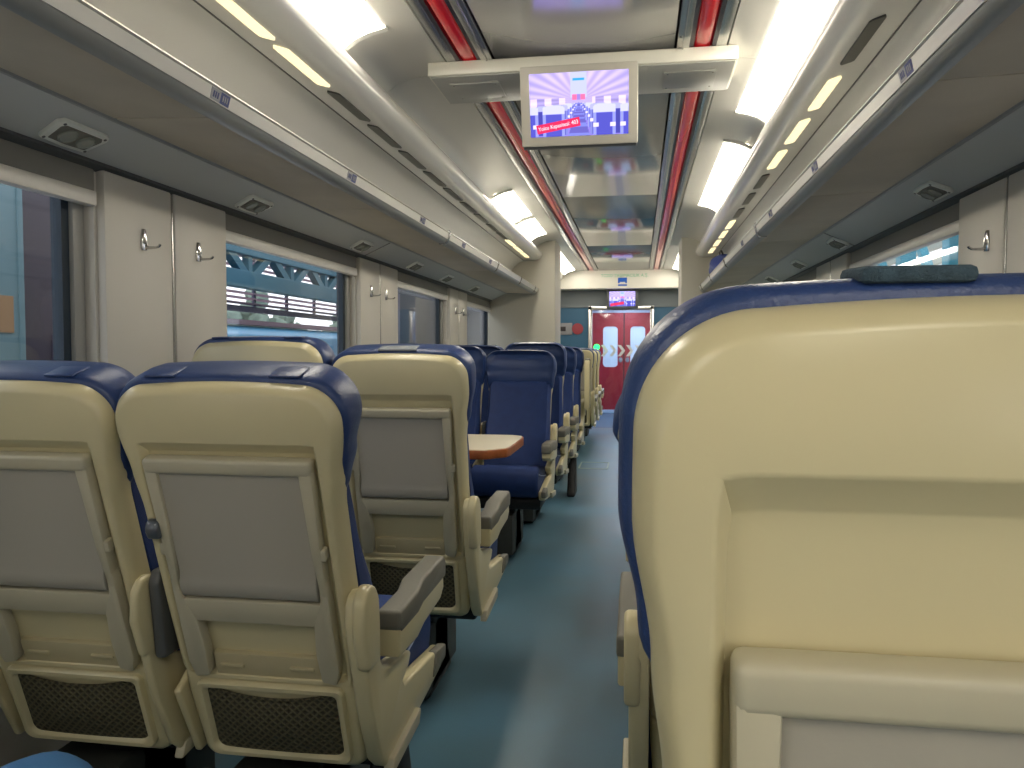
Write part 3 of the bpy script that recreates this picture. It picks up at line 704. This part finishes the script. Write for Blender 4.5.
# ------------------------------------------------------------------ far end: bulkhead, doors, vestibule
YB = 12.0
b = MB()
DX0, DX1, DT = -.70, .16, 1.80
b.box((px(-1, HW), YB, 0), (DX0-.06, YB+.08, 1.86)); b.box((DX1+.06, YB, 0), (px(1, HW), YB+.08, 1.86))
bw = struct(b.build('wall_end', M['bulk_blue'], None, 0))
b = MB(); b.box((px(-1, HW), YB-.02, 1.84), (px(1, HW), YB+.09, 2.12)); b.build('upper_band', M['bulk_grey'], bw, 0)
b = MB(); b.box((px(-1, HW), YB-.30, 2.10), (px(1, HW), YB+.09, CZ+.02), .006); struct(b.build('trim_3', M['beam'], None))
XR = Matrix.Rotation(rad(90), 4, 'X')
t = thing('destination_sign', 'faint green lettering with blue square emblem on the cream beam over the glass door', 'sign', (-.245, YB-.302, 2.27))
text_obj('lettering', 'TCDD TAŞIMACILIK A.Ş.', .062, M['pale_green'], t, Matrix.Translation((.03, -.001, .015)) @ XR)
b = MB(); b.box((-.065, -.004, -.095), (.065, 0, -.015), .004); eb = b.build('emblem', M['logo_blue'], t)
b = MB(); b.box((-.065, -.004, -.135), (.065, 0, -.112), .002); b.build('emblem_bar', M['logo_blue'], t, 0)
b = MB(); b.box((-.04, -.006, -.10), (.04, -.003, -.078), .002); b.build('emblem_mark', M['white_ink'], eb, 0)
t = thing('door_monitor', 'small lit screen above the glass door at the far end', 'monitor', (-.25, YB-.09, 1.968))
b = MB(); b.box((-.23, -.05, -.15), (.23, .055, .12), .01); b.build('screen_case', M['dark_grey'], t)
s2 = screen('screen', .38, .22, t, Matrix.Translation((0, -.0525, -.01)), 64, 40)
b = MB(); b.box((-.10, -.001, -.02), (.10, .001, .02), 0, 1, Matrix.Translation((-.075, -.0545, -.085)) @ Matrix.Rotation(rad(-9), 4, 'Y')); b.build('caption_banner', M['banner'], s2, 0)
# glass sliding door
b = MB()
for x0, x1 in ((DX0-.06, DX0), (DX1, DX1+.06)): b.box((x0, YB-.03, 0), (x1, YB+.10, DT+.06), .008)
b.box((DX0-.06, YB-.03, DT), (DX1+.06, YB+.10, DT+.06), .008)
d1 = struct(b.build('door_1', M['alu'], None))
b = MB(); b.box((DX0, YB+.03, .02), (DX1, YB+.038, DT)); b.build('glass_leaf', M['glass'], d1, 0)
b = MB()
for k in range(6):
    x = DX0+.13+k*.125; z0 = 1.19
    b.prism([(x, z0+.085), (x+.05, z0+.085), (x+.115, z0), (x+.05, z0-.085), (x, z0-.085), (x+.065, z0)], YB+.026, YB+.029, 'y')
b.build('chevron_decal', M['chev'], d1, 0)
b = MB(); b.rings([[(DX0+.07+.045*k*math.cos(2*PI*i/20), y, 1.245+.045*k*math.sin(2*PI*i/20)) for i in range(20)] for k, y in ((1, YB-.03), (1, YB-.045), (.7, YB-.052))])
bt = b.build('door_button', M['green_led'], d1, 40)
# coach number sign on the blue wall
t = thing('coach_sign', 'grey plaque with dark number and red round mark on the blue end wall', 'sign', (-1.13, YB-.012, 1.52))
b = MB(); b.box((-.20, -.006, -.09), (.13, .01, .09), .004); b.build('plaque', M['sign_grey'], t)
b = MB(); b.box((-.11, -.010, -.035), (.03, -.004, .035), .003); b.build('number_panel', M['sign_dark'], t)
b = MB(); b.rings([[(.21+.085*math.cos(2*PI*i/24), y, .085*math.sin(2*PI*i/24)) for i in range(24)] for y in (.01, -.006)]); b.build('red_mark', M['sign_red'], t, 40)
# vestibule
YV = 15.3
b = MB(); b.box((px(-1, .95), YB+.1, 0), (px(-1, .90), YV, 2.4)); b.box((px(1, .90), YB+.1, 0), (px(1, .95), YV, 2.4))
b.box((px(-1, .95), YB+.1, 2.12), (px(1, .95), YV, 2.16)); b.box((px(-1, .95), YV+.1, 0), (px(1, .95), YV+.16, 2.4))
struct(b.build('wall_vestibule', M['vest'], None, 0))
b = MB(); b.box((-.42, 12.6, 2.105), (-.05, 15.0, 2.119), .004); tag(b.build('vestibule_light', M['lightpanel'], None), 'bright light panel on the ceiling behind the glass door', 'lamp')
XM = -.285
b = MB()
def door_leaf(b, x0, x1, wx0, wx1, wz0, wz1, y0, y1):
    n = 10; r = .07; import itertools
    b.box((x0, y0, .06), (wx0, y1, 1.92)); b.box((wx1, y0, .06), (x1, y1, 1.92)); b.box((wx0, y0, .06), (wx1, y1, wz0)); b.box((wx0, y0, wz1), (wx1, y1, 1.92))
    for sx, cx in ((1, wx0), (-1, wx1)):
        for sz, cz in ((1, wz0), (-1, wz1)):
            pts = [(cx, cz)]+[(cx+sx*(r-r*math.sin(a)), cz+sz*(r-r*math.cos(a))) for a in [PI/2*k/n for k in range(n+1)]]
            b.prism(pts, y0, y1, 'y')
door_leaf(b, XM-.62, XM-.012, XM-.40, XM-.12, .88, 1.66, YV, YV+.04); door_leaf(b, XM+.012, XM+.62, XM+.12, XM+.40, .88, 1.66, YV, YV+.04)
d2 = struct(b.build('door_2', M['door_red'], None, 0))
b = MB(); b.box((XM-.012, YV+.01, .06), (XM+.012, YV+.04, 1.92)); b.build('door_seam', M['door_dark'], d2, 0)
b = MB(); b.box((XM-.42, YV+.015, .86), (XM-.10, YV+.025, 1.68)); b.box((XM+.10, YV+.015, .86), (XM+.42, YV+.025, 1.68)); b.build('door_window', mat('frosted_window', (214, 226, 236), .3), d2, 0)
for s in (-1, 1):
    b = MB(); b.rings([[(XM+s*.065+.04*k*math.cos(2*PI*i/16), y, 1.02+.05*k*math.sin(2*PI*i/16)) for i in range(16)] for k, y in ((1, YV), (1, YV-.012), (.7, YV-.016))]); b.build('door_handle', M['sign_grey'], d2, 40)
b = MB(); b.box((XM-.62, YV-.03, 0), (XM+.62, YV+.05, .06), .006); b.build('door_sill', M['vest'], d2)
b = MB(); b.box((px(-1, 1.5), Y0-.06, 0), (px(1, 1.5), Y0, 2.6)); struct(b.build('wall_back', M['wall'], None, 0))

# ------------------------------------------------------------------ outside
b = MB(); b.box((-40, -25, -1.0), (40, 60, -.9)); struct(b.build('ground', M['concrete'], None, 0))
t = thing('steel_column', 'pale teal steel column right outside the left edge window', 'column', (-3.3, 3.40, -.9))
b = MB(); b.box((-.08, -.32, 0), (.08, .32, 5.6), .01); b.box((-.2, -.34, 0), (.085, -.30, 5.6), .004); b.box((-.2, .30, 0), (.085, .34, 5.6), .004); b.build('shaft', M['teal_pale'], t)
b = MB(); b.box((-.3, -.42, 0), (.3, .42, .06)); b.build('base_plate', M['teal_steel'], t, 0)
b = MB(); b.box((.081, .17, 2.17), (.086, .26, 2.36)); b.build('warning_notice', M['warn'], t, 0)
t = thing('brown_kiosk', 'dark brown wall with pale painted reflections outside the left edge window', 'kiosk', (-3.4, 0, -.9))
b = MB(); b.box((-1.6, 3.85, 0), (0, 5.6, 3.6), .02); b.build('kiosk_wall', M['dark_wall'], t)
b = MB(); b.box((0, 4.15, 2.02), (.012, 4.42, 2.17)); b.build('pale_patch', M['pale_patch'], t, 0)  # pale slab imitating a reflection in the window glass
b = MB(); b.box((0, 3.87, 1.72), (.012, 4.2, 2.0)); b.build('notice', mat('faded_reflection', (112, 100, 116), .6), t, 0)  # second slab coloured like a reflection in the glass
t = thing('slate_kiosk', 'dark slate building wall outside the two farthest left windows', 'kiosk', (-3.4, 0, -.9))
b = MB(); b.box((-.3, 10.2, 0), (0, 24, 4.2), .02); b.build('kiosk_wall', M['blue_dark_wall'], t)
b = MB(); b.box((0, 10.4, 1.0), (.03, 10.9, 2.9)); b.box((0, 13.0, 1.0), (.03, 13.8, 2.9)); b.build('kiosk_door', M['pale_patch'], t, 0)
def truss(x, z0, z1, y0, y1, bay, m, th=.09):
    b = MB(); b.box((x-th, y0, z0-.13), (x+th, y1, z0+.13), .01); b.box((x-th, y0, z1-.11), (x+th, y1, z1+.11), .01)
    y = y0; k = 0
    while y < y1-bay*.5:
        for (ya, za, yb_, zb) in ((y, z0, y+bay/2, z1), (y+bay/2, z1, y+bay, z0)):
            d = Vector((0, yb_-ya, zb-za)); L = d.length; d.normalize(); n = Vector((0, -d.z, d.y))*.065
            b.prism([(ya+n.y, za+n.z), (yb_+n.y, zb+n.z), (yb_-n.y, zb-n.z), (ya-n.y, za-n.z)], x-th*.7, x+th*.7, 'x')
        b.box((x-th*.6, y-.06, z0), (x+th*.6, y+.06, z1)); y += bay
    return b
t = thing('canopy_truss', 'teal steel lattice truss of the platform canopy outside the bright left window', 'truss', (0, 0, 0))
truss(-6, 2.28, 2.76, -8, 40, 1.5, M['teal_steel']).build('lattice', M['teal_steel'], t, 0)
truss(-7.2, 3.3, 4.1, -8, 40, 1.5, M['teal_steel']).build('upper_lattice', M['teal_steel'], t, 0)
b = MB()
for y in range(-8, 40, 8): b.box((-6.15, y-.1, -.9), (-5.85, y+.1, 3.2))
b.build('post', M['teal_steel'], t, 0)
t = thing('louvre_screen', 'pale pink slatted screen below and behind the teal truss', 'screen', (-6.4, 0, 0))
b = MB()
for k in range(22):
    z = 1.95+k*.085; b.prism([(-.03, z), (.03, z+.028), (.03, z+.036), (-.03, z+.008)], -8, 40, 'y')
b.build('slats', M['louvre'], t, 0)
b = MB()
for k in range(-8, 40): b.box((-.05, k*1.25, 1.87), (.0, k*1.25+.05, 3.9)) if k*1.25 < 40 else None
b.box((-.05, -8, 1.83), (.04, 40, 1.92)); b.build('screen_frame', M['hill'], t, 0)
t = thing('parked_train', 'blue roofed train standing on the next track below the slatted screen', 'train', (-9.2, 0, -.77))
b = MB(); b.prism([(-1.4, .2), (1.4, .2), (1.4, 1.9), (1.3, 2.3), (.9, 2.5), (-.9, 2.5), (-1.4, 2.0)], -6, 40, 'y', .05, 2); b.build('train_body', M['teal_train'], t)
b = MB(); b.box((.7, -6, 2.52), (1.0, 40, 2.62)); b.build('roof_edge', M['pink_line'], t, 0)
for i, (x, y, h, lb) in enumerate(((-16.5, 31.0, 4.3, 'leafy green tree beyond the train, left in the bright window'), (-18, 38.2, 4.2, 'leafy green tree beyond the train, second in the bright window'), (-17, 43.8, 3.7, 'leafy tree beyond the train, at the right end of the bright window'))):
    t = thing('tree', lb, 'tree', (x, y, -.9), 0, 'trees beyond the tracks')
    b = MB(); b.tube([(0, 0, 0), (.05, .05, h*.5), (0, .1, h*.8)], [.16, .12, .05], 8); b.build('trunk', M['bark'], t)
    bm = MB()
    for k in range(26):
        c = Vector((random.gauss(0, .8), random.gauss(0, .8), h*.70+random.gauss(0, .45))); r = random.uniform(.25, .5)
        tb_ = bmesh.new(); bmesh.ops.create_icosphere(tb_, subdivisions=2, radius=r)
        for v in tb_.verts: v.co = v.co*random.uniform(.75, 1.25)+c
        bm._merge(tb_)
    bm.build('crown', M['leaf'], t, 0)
b = MB(); b.rings([[(-90, -30+10*i, -1) for i in range(14)]+[(-90, 100-10*i, 2.2+1.6*math.sin(i*.9)+1.2*math.sin(i*.37)) for i in range(14)], [(-110, -30+10*i, -1) for i in range(14)]+[(-110, 100-10*i, 2.2+1.6*math.sin(i*.9)+1.2*math.sin(i*.37)) for i in range(14)]])
struct(b.build('hills', M['hill'], None, 0))
# right side outside
t = thing('platform_frame', 'bright cyan steel frame outside the right window', 'steel frame', (3.6, 0, -.9))
b = MB()
for y in (9.9, 11.6, 13.6, 15.4): b.box((-.1, y-.11, 0), (.1, y+.11, 6), .01)
b.box((-.1, 9.9, 3.9), (.1, 20, 4.15), .01); b.box((-.08, 9.9, 2.2), (.08, 20, 2.35), .01)
for y in (9.9, 11.6, 13.6): b.prism([(y, 2.3), (y+.12, 2.3), (y+1.7, 4.0), (y+1.58, 4.0)], -.05, .05, 'x')
b.build('frame', M['cyan_steel'], t, 0)
t = thing('slatted_awning', 'white slatted awning beyond the cyan frame outside the right window', 'awning', (4.6, 0, -.9))
b = MB()
for k in range(9): b.box((-.04, 11.2, 2.0+.24*k), (.04, 19, 2.13+.24*k), .01, 1)
b.build('slats', M['white_slat'], t, 0)
for y in (11.3, 15, 18.8):
    b = MB(); b.box((.04, y, 0), (.10, y+.08, 4.2)); b.build('awning_post', M['cyan_steel'], t, 0)
t = thing('pink_building', 'plain pink grey wall outside the right window behind the hook panel', 'building', (3.7, 0, -.9))
b = MB(); b.box((0, 2, 0), (.3, 9.7, 5), .02); b.box((-.05, 2, 3.62), (.0, 9.7, 3.72)); b.build('building_wall', M['pink_wall'], t, 0)

# ------------------------------------------------------------------ world, camera
sc_ = bpy.context.scene
w = bpy.data.worlds.new('sky'); sc_.world = w; w.use_nodes = True
bg = w.node_tree.nodes['Background']; bg.inputs[0].default_value = (1., .97, .95, 1); bg.inputs[1].default_value = .95
cam = bpy.data.cameras.new('camera'); co = bpy.data.objects.new('camera', cam); COL.objects.link(co); sc_.camera = co
cam.sensor_width = 36; cam.lens = 790/1024*36; cam.clip_start = .05; cam.clip_end = 300
co.location = (0, 0, 1.17)
r = Vector((0.98734375, 0.15859483, 0)); u = Vector((-0.00641883, 0.0399609, 0.99918063)); f = Vector((-0.15846488, 0.98653475, -0.04047314))
co.rotation_euler = Matrix((r, u, -f)).transposed().to_euler()
sc_.view_settings.view_transform = 'Standard'; sc_.view_settings.look = 'None'; sc_.view_settings.gamma = 1
sc_.view_settings.use_curve_mapping = False
sc_.view_settings.exposure = 1.40
sc_.cycles.diffuse_bounces = 8
